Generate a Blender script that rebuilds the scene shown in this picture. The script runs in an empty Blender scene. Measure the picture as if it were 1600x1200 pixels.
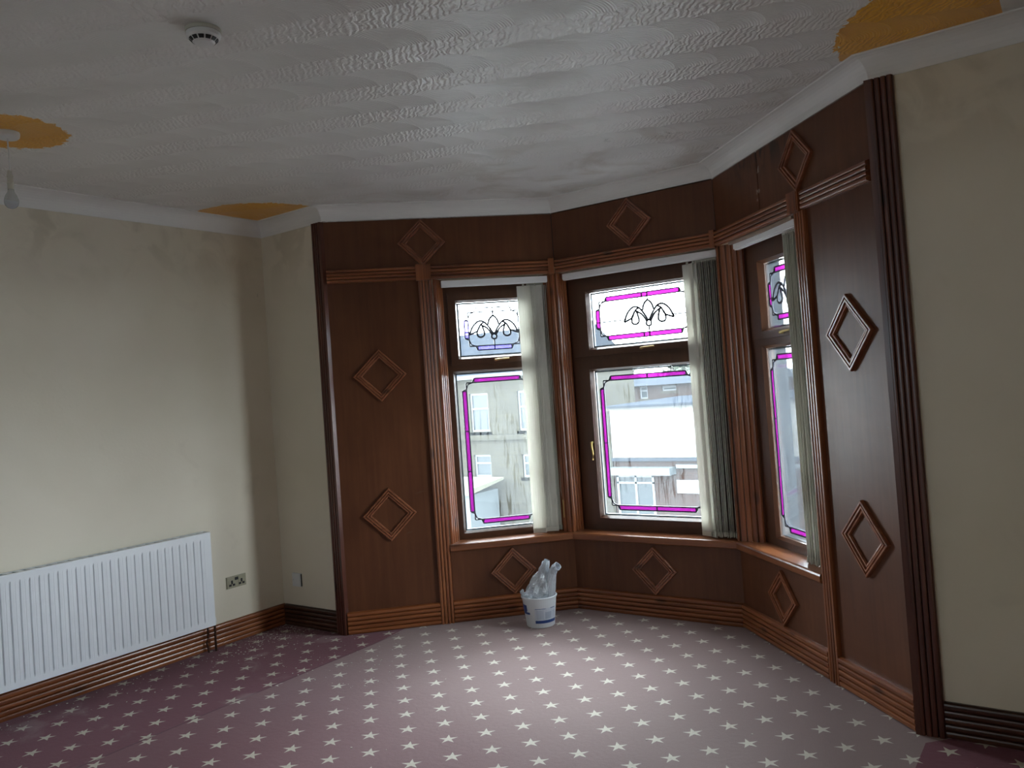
import bpy, bmesh, math, random
from mathutils import Vector, Matrix
random.seed(7)
C = bpy.context.scene.collection
S = bpy.context.scene
PI = math.pi

# ------------------------------------------------------------------ camera
pit, rol, yaw, fpx = 0.0217, -0.0707, -0.6168, 1267.0
F = Vector((math.sin(yaw)*math.cos(pit), math.cos(yaw)*math.cos(pit), math.sin(pit)))
R0 = Vector((math.cos(yaw), -math.sin(yaw), 0)); U0 = R0.cross(F)
R1 = R0*math.cos(rol)+U0*math.sin(rol); U1 = -R0*math.sin(rol)+U0*math.cos(rol)
cd = bpy.data.cameras.new('camera'); cam = bpy.data.objects.new('camera', cd); C.objects.link(cam)
m3 = Matrix((R1, U1, -F)).transposed()
cam.matrix_world = Matrix.Translation((0, 0, 1.5)) @ m3.to_4x4()
cd.sensor_width = 36; cd.lens = 36*fpx/1600; cd.shift_y = -23.4/1600; cd.clip_start = 0.02; cd.clip_end = 400
S.camera = cam

# ------------------------------------------------------------------ sky and exposure
W = bpy.data.worlds.new('overcast_sky'); S.world = W; W.use_nodes = True
nt = W.node_tree; nt.nodes.clear()
def wn(t, **k):
    n = nt.nodes.new(t)
    for a, b in k.items(): setattr(n, a, b)
    return n
tc = wn('ShaderNodeTexCoord'); mp = wn('ShaderNodeMapping'); mp.inputs['Scale'].default_value = (1, 1, 3)
no = wn('ShaderNodeTexNoise'); no.inputs['Scale'].default_value = 2.2; no.inputs['Detail'].default_value = 5
rp = wn('ShaderNodeValToRGB'); rp.color_ramp.elements[0].position = .3; rp.color_ramp.elements[0].color = (.84, .885, 1.0, 1)
rp.color_ramp.elements[1].position = .62; rp.color_ramp.elements[1].color = (.97, .975, 1.0, 1)
bg = wn('ShaderNodeBackground'); bg.inputs['Strength'].default_value = 14.0
wo = wn('ShaderNodeOutputWorld')
nt.links.new(tc.outputs['Generated'], mp.inputs['Vector']); nt.links.new(mp.outputs[0], no.inputs['Vector'])
nt.links.new(no.outputs['Fac'], rp.inputs[0]); nt.links.new(rp.outputs[0], bg.inputs[0]); nt.links.new(bg.outputs[0], wo.inputs[0])
S.view_settings.view_transform = 'Standard'; S.view_settings.look = 'None'; S.view_settings.gamma = 1
S.view_settings.use_curve_mapping = False; S.view_settings.exposure = 1.25

# plan of the room
XL, YS = -4.57, 3.574
A0 = Vector((-3.951, 3.5736)); AB = Vector((-2.8743, 4.6318)); BC = Vector((-1.7329, 4.6318)); C1 = Vector((-.6482, 3.5736))
H = 2.735; HC = 2.64; ZS = .505
SEG = {}
for k, P, Q in (('left', A0, AB), ('centre', AB, BC), ('right', BC, C1)):
    d = (Q-P); SEG[k] = (P, math.atan2(d.y, d.x), d.length)

def portal(k, s0, s1):
    P, a, L = SEG[k]
    ld = bpy.data.lights.new('window_portal', 'AREA'); ld.shape = 'RECTANGLE'
    ld.size = s1-s0; ld.size_y = 1.75; ld.cycles.is_portal = True
    o = bpy.data.objects.new('window_portal', ld); C.objects.link(o)
    t = Vector((math.cos(a), math.sin(a), 0)); n = Vector((-t.y, t.x, 0))
    o.matrix_world = Matrix.Translation(Vector((P.x, P.y, 0))+t*(s0+s1)/2+n*.24+Vector((0, 0, 1.38))) @ Matrix((t, Vector((0, 0, 1)), n)).transposed().to_4x4()
    # local -Z must point into the room (-n)
def fill_portal():  # portal for the added fill window behind the camera
    ld = bpy.data.lights.new('window_portal', 'AREA'); ld.shape = 'RECTANGLE'; ld.size = .34; ld.size_y = .8; ld.cycles.is_portal = True
    o = bpy.data.objects.new('window_portal', ld); C.objects.link(o)
    o.matrix_world = Matrix.Translation((-2.2, -2.84, 1.55)) @ Matrix(((1, 0, 0), (0, 0, -1), (0, 1, 0))).to_4x4()
fill_portal()
portal('left', .72, 1.44); portal('centre', .0, 1.12); portal('right', .1, .87)

# ------------------------------------------------------------------ helpers
def link(name, me, mat=None, parent=None, M=None, smooth=False):
    o = bpy.data.objects.new(name, me); C.objects.link(o)
    if mat:
        for m in (mat if isinstance(mat, (list, tuple)) else [mat]): me.materials.append(m)
    if parent: o.parent = parent
    if M is not None: o.matrix_local = M
    if smooth:
        for p in me.polygons: p.use_smooth = True
    return o
class MB:
    def __init__(s): s.v = []; s.f = []; s.m = []
    def add(s, vs, fs, mi=0):
        b = len(s.v); s.v += [tuple(v) for v in vs]; s.f += [tuple(b+i for i in f) for f in fs]; s.m += [mi]*len(fs)
    def box(s, x0, x1, y0, y1, z0, z1, mi=0, M=None):
        vs = [Vector((x, y, z)) for z in (z0, z1) for x, y in ((x0, y0), (x1, y0), (x1, y1), (x0, y1))]
        if M is not None: vs = [M @ v for v in vs]
        s.add(vs, [(3, 2, 1, 0), (4, 5, 6, 7), (0, 1, 5, 4), (1, 2, 6, 5), (2, 3, 7, 6), (3, 0, 4, 7)], mi)
    def prism(s, pts, z0, z1, mi=0):
        n = len(pts); vs = [(x, y, z0) for x, y in pts]+[(x, y, z1) for x, y in pts]
        s.add(vs, [tuple(range(n))[::-1], tuple(range(n, 2*n))]+[(i, (i+1) % n, n+(i+1) % n, n+i) for i in range(n)], mi)
    def loft(s, rings, closed=True, caps=True, mi=0):
        n = len(rings[0]); vs = [p for r in rings for p in r]; fs = []
        for k in range(len(rings)-1):
            for i in range(n if closed else n-1):
                j = (i+1) % n; fs.append((k*n+i, k*n+j, (k+1)*n+j, (k+1)*n+i))
        if caps: fs += [tuple(range(n))[::-1], tuple(range((len(rings)-1)*n, len(rings)*n))]
        s.add(vs, fs, mi)
    def lathe(s, prof, seg=24, c=(0, 0, 0), mi=0):
        rings = [[(c[0]+r*math.cos(2*PI*i/seg), c[1]+r*math.sin(2*PI*i/seg), c[2]+z) for i in range(seg)] for r, z in prof]
        s.loft(rings, True, True, mi)
    def tube(s, pts, r, seg=8, mi=0):
        pts = [Vector(p) for p in pts]; rings = []
        up = Vector((0, 0, 1))
        for i, p in enumerate(pts):
            d = (pts[min(i+1, len(pts)-1)]-pts[max(i-1, 0)]).normalized()
            a = d.cross(up)
            if a.length < .05: a = d.cross(Vector((1, 0, 0)))
            a.normalize(); b = d.cross(a)
            rr = r[i] if isinstance(r, (list, tuple)) else r
            rings.append([p+a*rr*math.cos(2*PI*k/seg)+b*rr*math.sin(2*PI*k/seg) for k in range(seg)])
        s.loft(rings, True, True, mi)
    def build(s, name, mat=None, parent=None, M=None, smooth=False, fix=True):
        me = bpy.data.meshes.new(name); me.from_pydata(s.v, [], s.f)
        for p, mi in zip(me.polygons, s.m): p.material_index = mi
        if fix:
            bm = bmesh.new(); bm.from_mesh(me); bmesh.ops.recalc_face_normals(bm, faces=bm.faces); bm.to_mesh(me); bm.free()
        return link(name, me, mat, parent, M, smooth)
def frameM(k): P, a, L = SEG[k]; return Matrix.Translation((P.x, P.y, 0)) @ Matrix.Rotation(a, 4, 'Z')
def thing(name, label, cat, M=None, group=None):
    o = bpy.data.objects.new(name, None); C.objects.link(o); o.empty_display_size = .1
    if M is not None: o.matrix_world = M
    o['label'] = label; o['category'] = cat
    if group: o['group'] = group
    return o
def tag(o, label, cat, group=None, kind=None):
    o['label'] = label; o['category'] = cat
    if group: o['group'] = group
    if kind: o['kind'] = kind
    return o
def struct(o, label=None, cat=None):
    o['kind'] = 'structure'
    if label: o['label'] = label
    if cat: o['category'] = cat
    return o
def T(x, y, z, rz=0): return Matrix.Translation((x, y, z)) @ Matrix.Rotation(rz, 4, 'Z')

# ------------------------------------------------------------------ node materials
class NM:
    def __init__(s, name):
        s.mat = bpy.data.materials.new(name); s.mat.use_nodes = True; s.t = s.mat.node_tree; s.t.nodes.clear()
        s.out = s.n('ShaderNodeOutputMaterial')
    def n(s, t, **k):
        x = s.t.nodes.new(t)
        for a, b in k.items(): setattr(x, a, b)
        return x
    def l(s, a, b): s.t.links.new(a, b)
    def put(s, v, sock):
        if isinstance(v, bpy.types.NodeSocket): s.l(v, sock)
        elif isinstance(v, tuple) and sock.type == 'RGBA': sock.default_value = (*v[:3], 1)
        else: sock.default_value = v
    def m(s, op, a, b=0.0, c=0.0, clamp=False):
        x = s.n('ShaderNodeMath', operation=op, use_clamp=clamp)
        s.put(a, x.inputs[0]); s.put(b, x.inputs[1]); s.put(c, x.inputs[2]); return x.outputs[0]
    def coord(s, kind='Object'): return s.n('ShaderNodeTexCoord').outputs[kind]
    def xyz(s, v):
        x = s.n('ShaderNodeSeparateXYZ'); s.l(v, x.inputs[0]); return x.outputs
    def vec(s, a, b, c):
        x = s.n('ShaderNodeCombineXYZ'); s.put(a, x.inputs[0]); s.put(b, x.inputs[1]); s.put(c, x.inputs[2]); return x.outputs[0]
    def map(s, v, sc=(1, 1, 1), loc=(0, 0, 0)):
        x = s.n('ShaderNodeMapping'); s.l(v, x.inputs[0]); x.inputs['Scale'].default_value = sc; x.inputs['Location'].default_value = loc; return x.outputs[0]
    def noise(s, v, sc=5, det=3, dis=0, rough=.5):
        x = s.n('ShaderNodeTexNoise'); s.l(v, x.inputs['Vector']); x.inputs['Scale'].default_value = sc
        x.inputs['Detail'].default_value = det; x.inputs['Distortion'].default_value = dis; x.inputs['Roughness'].default_value = rough; return x.outputs['Fac']
    def ramp(s, f, stops):
        x = s.n('ShaderNodeValToRGB'); s.l(f, x.inputs[0]); e = x.color_ramp.elements
        while len(e) < len(stops): e.new(.5)
        for a, (p, c) in zip(e, stops): a.position = p; a.color = (*c, 1) if len(c) == 3 else c
        return x.outputs[0]
    def sm(s, v, a, b):
        x = s.n('ShaderNodeMapRange', interpolation_type='SMOOTHSTEP'); s.put(v, x.inputs['Value'])
        x.inputs['From Min'].default_value = a; x.inputs['From Max'].default_value = b; return x.outputs[0]
    def mix(s, f, a, b, bt='MIX'):
        x = s.n('ShaderNodeMix', data_type='RGBA', blend_type=bt); s.put(f, x.inputs[0]); s.put(a, x.inputs[6]); s.put(b, x.inputs[7]); return x.outputs[2]
    def bump(s, h, st=.3, dist=.01, nrm=None):
        x = s.n('ShaderNodeBump'); s.put(h, x.inputs['Height']); x.inputs['Strength'].default_value = st; x.inputs['Distance'].default_value = dist
        if nrm is not None: s.l(nrm, x.inputs['Normal'])
        return x.outputs[0]
    def bsdf(s, col, rough=.5, nrm=None, **k):
        x = s.n('ShaderNodeBsdfPrincipled'); s.put(col, x.inputs['Base Color']); s.put(rough, x.inputs['Roughness'])
        if nrm is not None: s.l(nrm, x.inputs['Normal'])
        for a, b in k.items(): s.put(b, x.inputs[a.replace('_', ' ')])
        return x.outputs[0]
    def done(s, sh): s.l(sh, s.out.inputs[0]); return s.mat

def plain(name, col, rough=.5, var=.06, sc=12, **k):
    n = NM(name); v = n.coord()
    f = n.noise(v, sc, 4)
    c = n.mix(f, tuple(x*(1-var) for x in col), tuple(min(1, x*(1+var)) for x in col))
    return n.done(n.bsdf(c, rough, **k))
def wood(name, dark, mid, light, axis, rough=.32, knots=True, grain=1.0):
    n = NM(name); v = n.coord(); oi = n.n('ShaderNodeObjectInfo')
    off = n.vec(n.m('MULTIPLY', oi.outputs['Random'], 17.3), n.m('MULTIPLY', oi.outputs['Random'], 5.1), n.m('MULTIPLY', oi.outputs['Random'], 9.7))
    va = n.n('ShaderNodeVectorMath', operation='ADD'); n.l(v, va.inputs[0]); n.l(off, va.inputs[1]); v2 = va.outputs[0]
    sc = [38, 38, 38]; sc[axis] = 1.6
    g = n.noise(n.map(v2, tuple(sc)), 1.0, 5, .6)
    sc2 = [9, 9, 9]; sc2[axis] = .9
    g2 = n.noise(n.map(v2, tuple(sc2)), 1.0, 3, .3)
    f = n.m('ADD', n.m('MULTIPLY', g, .6*grain), n.m('MULTIPLY', g2, .4+.0*grain))
    c = n.ramp(f, [(.33, dark), (.5, mid), (.68, light)])
    if knots:
        x = n.n('ShaderNodeTexVoronoi'); sk = [11, 11, 11]; sk[axis] = 4.5
        n.l(n.map(v2, tuple(sk)), x.inputs['Vector']); x.inputs['Scale'].default_value = .75
        kf = n.m('SUBTRACT', 1.0, n.sm(x.outputs['Distance'], .05, .20))
        c = n.mix(n.m('MULTIPLY', kf, .75), c, tuple(q*.25 for q in dark))
    return n.done(n.bsdf(c, rough, n.bump(g, .15, .002), Coat_Weight=.25, Coat_Roughness=.2))
MO = dict(dark=(.115, .032, .011), mid=(.24, .074, .024), light=(.35, .122, .042))
M_mx = wood('stained_pine_horizontal', axis=0, **MO); M_mz = wood('stained_pine_vertical', axis=2, **MO)
M_post = wood('shaded_post_pine', (.045, .012, .007), (.085, .023, .012), (.13, .038, .018), 2)  # shade on the bay mouth posts, painted in as darker pine
M_dbase = wood('shaded_skirting_pine', (.030, .011, .006), (.055, .020, .010), (.09, .032, .015), 0)  # front skirting with its shade painted in as darker pine
M_my = wood('stained_pine_depth', axis=1, **MO)
M_sill = wood('sill_pine', (.14, .045, .018), (.22, .075, .028), (.30, .115, .045), 0, .3)
M_frame = wood('brown_window_frame', (.075, .027, .011), (.10, .038, .015), (.135, .053, .021), 2, .35, False, .5)

def mk_panel(stain=False):
    n = NM('varnished_plywood'); v = n.coord()
    a = n.noise(v, 2.2, 4, .4); b = n.noise(n.map(v, (30, 30, 2.0)), 1, 4, .5)
    f = n.m('ADD', n.m('MULTIPLY', a, .6), n.m('MULTIPLY', b, .4))
    c = n.ramp(f, [(.35, (.088, .030, .0125)), (.52, (.116, .041, .0170)), (.68, (.148, .054, .0225))])
    s = n.noise(n.map(v, (3, 3, 14)), 1.5, 6, 1.5); sf = n.sm(s, .70, .74)
    c = n.mix(n.m('MULTIPLY', sf, .35), c, (.12, .07, .05))
    if stain:
        X = n.xyz(v)
        mk = n.m('MULTIPLY', n.m('MULTIPLY', n.sm(X[2], 2.48, 2.62), n.sm(n.m('ABSOLUTE', n.m('SUBTRACT', X[0], .58)), .42, .1)), n.sm(n.noise(n.map(v, (14, 14, 5)), 1, 5, .8), .42, .56))
        c = n.mix(n.m('MULTIPLY', mk, .85), c, (.012, .008, .007))
        mk2 = n.m('MULTIPLY', n.sm(n.m('ABSOLUTE', n.m('SUBTRACT', X[0], .545)), .03, .012), n.sm(n.noise(v, 20, 4), .56, .62))
        c = n.mix(n.m('MULTIPLY', mk2, .6), c, (.45, .38, .33))
    r = n.m('ADD', .33, n.m('MULTIPLY', n.noise(n.map(v, (6, 6, 22)), 1.2, 4, .6), .16))
    return n.done(n.bsdf(c, r, n.bump(b, .10, .003), Coat_Weight=.04, Coat_Roughness=.25, Specular_IOR_Level=.30))
M_panel = mk_panel(); M_panel_st = mk_panel(True)

def mk_wall():
    n = NM('cream_painted_plaster'); v = n.coord('Object')
    a = n.noise(v, .8, 4, .3); b = n.noise(v, 60, 3); d = n.noise(v, 3.2, 6, 1.2); e = n.noise(v, 7.0, 3, .4)
    c = n.ramp(a, [(.35, (.65, .59, .465)), (.6, (.735, .675, .555))])
    c = n.mix(n.m('MULTIPLY', n.sm(d, .60, .75), .13), c, (.36, .32, .24))
    c = n.mix(n.m('MULTIPLY', n.sm(e, .75, .78), .40), c, (.22, .19, .15))
    z = n.xyz(v)[2]
    mold = n.m('MULTIPLY', n.sm(z, 2.15, 2.6), n.sm(n.noise(v, 4.5, 5, .8), .46, .62))
    c = n.mix(n.m('MULTIPLY', mold, .24), c, (.25, .21, .14))
    return n.done(n.bsdf(c, .62, n.bump(n.m('ADD', b, n.m('MULTIPLY', a, 3)), .12, .004)))
M_wall = mk_wall()
M_cornice = plain('white_coving_paint', (.78, .78, .76), .55, .05, 4)

def mk_ceiling():
    n = NM('combed_textured_ceiling'); v = n.coord('Object'); X = n.xyz(v); x, y = X[0], X[1]
    ca, sa = math.cos(math.radians(23)), math.sin(math.radians(23))
    wob = n.noise(v, 1.3, 2)
    wb = n.m('MULTIPLY', n.m('SUBTRACT', wob, .5), .10)
    p = n.m('ADD', n.m('ADD', n.m('MULTIPLY', x, ca), n.m('MULTIPLY', y, sa)), wb)
    q = n.m('ADD', n.m('ADD', n.m('MULTIPLY', x, -sa), n.m('MULTIPLY', y, ca)), wb)
    ROW, STEP, RAD = .30, .165, .168
    qs = n.m('DIVIDE', n.m('SUBTRACT', q, 3.026), ROW)
    row = n.m('CEIL', qs)                                  # centre line at or above the point
    dq = n.m('MULTIPLY', n.m('SUBTRACT', qs, row), ROW)      # <= 0
    ps = n.m('DIVIDE', n.m('ADD', n.m('ADD', p, .31), n.m('MULTIPLY', row, .33)), STEP)
    k = n.m('FLOOR', ps); dx = n.m('MULTIPLY', n.m('SUBTRACT', ps, k), STEP)
    r1 = n.m('SQRT', n.m('ADD', n.m('MULTIPLY', dx, dx), n.m('MULTIPLY', dq, dq)))
    dx2 = n.m('SUBTRACT', dx, STEP)
    r2 = n.m('SQRT', n.m('ADD', n.m('MULTIPLY', dx2, dx2), n.m('MULTIPLY', dq, dq)))
    in1 = n.m('LESS_THAN', r1, RAD); in2 = n.m('LESS_THAN', r2, RAD)
    r = n.m('ADD', n.m('MULTIPLY', in1, r1), n.m('MULTIPLY', n.m('SUBTRACT', 1.0, in1), r2))
    fan = n.m('MAXIMUM', in1, in2)
    rr = n.m('DIVIDE', r, RAD)
    groove = n.m('SINE', n.m('MULTIPLY', r, 2*PI/.0105))
    hf = n.m('ADD', n.m('MULTIPLY', n.m('POWER', rr, 2.0), .030), n.m('MULTIPLY', groove, .00055))
    dn = n.noise(v, 9, 2); 
    ph = n.m('ADD', n.m('MULTIPLY', n.m('ADD', p, n.m('MULTIPLY', q, .35)), 2*PI/.026), n.m('MULTIPLY', n.noise(v, 22, 2, .5), 15.0))
    sw = n.m('ADD', .002, n.m('ADD', n.m('MULTIPLY', n.m('SINE', ph), .0011), n.m('MULTIPLY', n.noise(v, 70, 2), .002)))
    h = n.m('ADD', n.m('MULTIPLY', fan, hf), n.m('MULTIPLY', n.m('SUBTRACT', 1.0, fan), sw))
    # smoother worn area in the bay and towards the far left
    keep = n.sm(y, 4.35, 3.2)
    lx = n.m('ADD', .55, n.m('MULTIPLY', n.sm(x, -3.6, -2.2), .45))
    h = n.m('MULTIPLY', n.m('MULTIPLY', h, n.m('ADD', .4, n.m('MULTIPLY', keep, .6))), lx)
    nrm = n.bump(h, 1.0, 1.0)
    base = n.mix(n.noise(v, 1.5, 4), (.70, .70, .68), (.79, .785, .76))
    # damp stains and mildew, strongest over the bay
    bay = n.sm(y, 2.9, 4.0)
    st = n.m('MULTIPLY', n.sm(n.noise(v, 2.3, 7, .8, .6), .46, .62), bay)
    base = n.mix(n.m('MULTIPLY', st, .42), base, (.42, .36, .28))
    st2 = n.m('MULTIPLY', n.sm(n.noise(v, 9, 8, 1.5, .7), .60, .68), n.m('MULTIPLY', bay, n.sm(n.noise(v, 1.4, 2), .45, .6)))
    base = n.mix(n.m('MULTIPLY', st2, .65), base, (.14, .12, .10))
    # ochre patches left where fittings were
    er = n.m('MULTIPLY', n.m('SUBTRACT', n.noise(v, 24, 4, .8), .5), .10)
    def disc(cx, cy, R):
        a = n.m('SUBTRACT', x, cx); b = n.m('SUBTRACT', y, cy)
        d = n.m('ADD', n.m('SQRT', n.m('ADD', n.m('MULTIPLY', a, a), n.m('MULTIPLY', b, b))), er)
        return n.m('LESS_THAN', d, R)
    pat = n.m('MAXIMUM', n.m('MAXIMUM', disc(-3.68, 1.60, .232), disc(-4.43, 3.49, .47)), n.m('MULTIPLY', disc(-.13, 3.48, .60), n.m('LESS_THAN', x, -.165)))
    orange = n.mix(n.noise(v, 30, 4, .5), (.68, .32, .018), (.78, .39, .028))
    col = n.mix(pat, base, orange)
    return n.done(n.bsdf(col, .34, nrm, Specular_IOR_Level=.6))
M_ceil = mk_ceiling()

def mk_carpet():
    n = NM('star_patterned_carpet'); v = n.coord('Object'); X = n.xyz(v); x, y = X[0], X[1]
    left = n.m('LESS_THAN', x, n.m('ADD', -3.645, n.m('MULTIPLY', n.m('MAXIMUM', n.m('SUBTRACT', y, 3.5), 0.0), -.13)))
    right = n.m('GREATER_THAN', n.m('SUBTRACT', x, y), -4.10)    # shadow beyond the far right post, painted as maroon carpet
    right = n.m('MULTIPLY', right, n.m('GREATER_THAN', x, -.62))
    def star(M, t):
        (a, b), (c, d) = M; det = a*d-b*c
        dx = n.m('SUBTRACT', x, t[0]); dy = n.m('SUBTRACT', y, t[1])
        i = n.m('ADD', n.m('MULTIPLY', dx, d/det), n.m('MULTIPLY', dy, -b/det))
        j = n.m('ADD', n.m('MULTIPLY', dx, -c/det), n.m('MULTIPLY', dy, a/det))
        u = n.m('MULTIPLY', n.m('ADD', i, j), .5); w = n.m('MULTIPLY', n.m('SUBTRACT', i, j), .5)
        fu = n.m('SUBTRACT', u, n.m('ROUND', u)); fw = n.m('SUBTRACT', w, n.m('ROUND', w))
        di = n.m('ADD', fu, fw); dj = n.m('SUBTRACT', fu, fw)
        lx = n.m('ADD', n.m('MULTIPLY', di, a), n.m('MULTIPLY', dj, b)); ly = n.m('ADD', n.m('MULTIPLY', di, c), n.m('MULTIPLY', dj, d))
        return lx, ly
    lR = star(((.117, -.0068), (.0017, .1247)), (-2.074, 3.79)); lL = star(((.1183, -.0035), (.0001, .1172)), (-3.903, 2.048))
    il = n.m('SUBTRACT', 1.0, left)
    lx = n.m('ADD', n.m('MULTIPLY', lL[0], left), n.m('MULTIPLY', lR[0], il)); ly = n.m('ADD', n.m('MULTIPLY', lL[1], left), n.m('MULTIPLY', lR[1], il))
    jit = n.m('MULTIPLY', n.m('SUBTRACT', n.noise(v, 160, 2), .5), .006)
    r = n.m('ADD', n.m('SQRT', n.m('ADD', n.m('MULTIPLY', lx, lx), n.m('MULTIPLY', ly, ly))), jit)
    ang = n.m('ARCTAN2', ly, lx)
    a5 = n.m('PINGPONG', n.m('ADD', ang, math.radians(90)+2*PI), PI/5)
    px = n.m('MULTIPLY', r, n.m('COSINE', a5)); py = n.m('MULTIPLY', r, n.m('SINE', a5))
    Ro, Ri = .044, .0150; ix, iy = Ri*math.cos(PI/5), Ri*math.sin(PI/5)
    # inside when (px-Ro)*iy + py*(Ro-ix) < 0
    e = n.m('ADD', n.m('MULTIPLY', n.m('SUBTRACT', px, Ro), iy), n.m('MULTIPLY', py, Ro-ix))
    st = n.m('LESS_THAN', e, 0.0)
    f1 = n.noise(v, 320, 3); f2 = n.noise(v, 1.6, 4, .3); f3 = n.noise(v, 45, 3)
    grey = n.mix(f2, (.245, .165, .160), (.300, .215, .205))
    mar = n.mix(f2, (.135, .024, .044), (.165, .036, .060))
    wv = n.m('ADD', n.m('MULTIPLY', n.m('ADD', x, 3.65), .45), n.m('MULTIPLY', n.m('SUBTRACT', y, 2.45), 1.2))  # grey towards the bay: window sheen on the pile painted into the colour
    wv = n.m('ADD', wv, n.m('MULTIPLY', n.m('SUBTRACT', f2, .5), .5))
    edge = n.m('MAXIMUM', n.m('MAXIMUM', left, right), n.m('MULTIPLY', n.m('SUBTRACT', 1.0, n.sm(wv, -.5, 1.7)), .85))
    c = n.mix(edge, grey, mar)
    c = n.mix(n.m('MULTIPLY', n.sm(f1, .35, .7), .30), c, n.mix(.5, c, (.02, .01, .012)))
    starc = n.mix(edge, (.62, .58, .50), (.50, .45, .36))
    c = n.mix(n.m('MULTIPLY', st, n.m('SUBTRACT', 1.0, n.m('MULTIPLY', n.sm(f3, .55, .75), .25))), c, starc)
    seam = n.m('MULTIPLY', n.m('LESS_THAN', n.m('ABSOLUTE', n.m('ADD', x, 3.652)), .006), n.m('LESS_THAN', y, 3.72))
    c = n.mix(n.m('MULTIPLY', seam, .5), c, (.05, .008, .02))
    cd_ = n.m('ADD', n.m('ADD', x, 4.57), n.m('SUBTRACT', 3.574, y))
    corner = n.m('MULTIPLY', n.sm(cd_, .75, .1), n.sm(n.noise(v, 38, 4, 1.0), .50, .62))
    c = n.mix(n.m('MULTIPLY', corner, .5), c, (.40, .34, .31))
    dust = n.m('MULTIPLY', n.sm(n.noise(v, 4, 6, .9), .58, .72), n.m('MULTIPLY', left, .22))
    c = n.mix(dust, c, (.42, .36, .34))
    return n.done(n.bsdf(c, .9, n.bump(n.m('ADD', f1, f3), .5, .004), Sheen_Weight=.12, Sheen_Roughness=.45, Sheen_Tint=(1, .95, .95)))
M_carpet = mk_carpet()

def mk_glass(name, haze, streak):
    n = NM(name); v = n.coord('Object'); X = n.xyz(v)
    cell = n.noise(n.map(v, (55, 20, 5.0)), 1.0, 6, .8, .62); big = n.noise(v, 3.0, 3)
    clear = n.m('MULTIPLY', n.sm(cell, .52, .60), n.sm(big, .42, .58))
    fine = n.noise(v, 130, 2)
    hz = n.m('MULTIPLY', n.m('ADD', haze, n.m('MULTIPLY', n.sm(fine, .4, .7), haze*.7)), n.m('SUBTRACT', 1.0, n.m('MULTIPLY', clear, streak)), clamp=True)
    tr = n.n('ShaderNodeBsdfTransparent'); tr.inputs[0].default_value = (.90, .95, .95, 1)
    tl = n.n('ShaderNodeBsdfTranslucent'); tl.inputs[0].default_value = (.75, .85, .9, 1)
    gl = n.n('ShaderNodeBsdfGlossy'); gl.inputs['Roughness'].default_value = .04
    fr = n.n('ShaderNodeFresnel'); fr.inputs[0].default_value = 1.45
    m1 = n.n('ShaderNodeMixShader'); n.l(hz, m1.inputs[0]); n.l(tr.outputs[0], m1.inputs[1]); n.l(tl.outputs[0], m1.inputs[2])
    m2 = n.n('ShaderNodeMixShader'); n.l(n.m('MULTIPLY', fr.outputs[0], .8), m2.inputs[0]); n.l(m1.outputs[0], m2.inputs[1]); n.l(gl.outputs[0], m2.inputs[2])
    return n.done(m2.outputs[0])
M_gl_wet = mk_glass('condensation_glass', .012, .95); M_gl_dry = mk_glass('lightly_misted_glass', .006, .8)
def mk_stain(name, tcol, dcol, f=.25):
    n = NM(name); v = n.coord(); w = n.noise(n.map(v, (30, 30, 8)), 1, 3)
    tr = n.n('ShaderNodeBsdfTransparent'); n.l(n.mix(w, tuple(q*.7 for q in tcol), tuple(min(1, q*1.3) for q in tcol)), tr.inputs[0])
    tl = n.n('ShaderNodeBsdfTranslucent'); tl.inputs[0].default_value = (*dcol, 1)
    m1 = n.n('ShaderNodeMixShader'); m1.inputs[0].default_value = f; n.l(tr.outputs[0], m1.inputs[1]); n.l(tl.outputs[0], m1.inputs[2])
    return n.done(m1.outputs[0])
M_magenta = mk_stain('magenta_stained_glass', (.34, .06, .30), (.40, .12, .38), .34)
M_lilac = mk_stain('pale_lilac_glass', (.35, .30, .75), (.5, .5, .8), .2)
M_bevel = mk_stain('clear_bevelled_glass', (.72, .78, .82), (.8, .85, .9), .08)
M_lead = plain('lead_strip', (.045, .05, .075), .45)
M_spacer = plain('silver_glazing_spacer', (.018, .026, .036), .4)
M_brass = plain('brass_handle', (.62, .46, .17), .3, .1, Metallic=.85)
M_white = plain('white_enamel', (.80, .83, .86), .35, .03)
M_plastic = plain('white_plastic', (.66, .67, .66), .4, .04)
M_cream = plain('cream_plastic', (.50, .49, .42), .45, .06)
M_dim = plain('aged_brass_plate', (.35, .33, .24), .4, .1, Metallic=.35)
M_black = plain('black_recess_shade', (.012, .012, .012), .6)
M_darkpipe = plain('dark_copper_pipe', (.06, .028, .018), .4, .2, Metallic=.5)
def mk_fabric():
    n = NM('vertical_blind_fabric'); v = n.coord()
    w = n.noise(n.map(v, (120, 120, 12)), 1, 3); d = n.noise(v, 3, 4)
    z = n.xyz(v)[2]
    c = n.mix(w, (.74, .73, .67), (.84, .83, .77))
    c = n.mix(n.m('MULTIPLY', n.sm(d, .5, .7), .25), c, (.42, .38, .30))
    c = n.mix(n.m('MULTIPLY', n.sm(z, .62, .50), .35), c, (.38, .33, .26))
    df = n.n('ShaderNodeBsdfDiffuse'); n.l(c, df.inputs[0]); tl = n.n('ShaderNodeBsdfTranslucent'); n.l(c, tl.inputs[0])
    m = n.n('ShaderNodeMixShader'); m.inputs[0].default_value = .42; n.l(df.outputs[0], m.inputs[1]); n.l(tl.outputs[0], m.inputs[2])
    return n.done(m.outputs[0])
M_fabric = mk_fabric()

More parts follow.
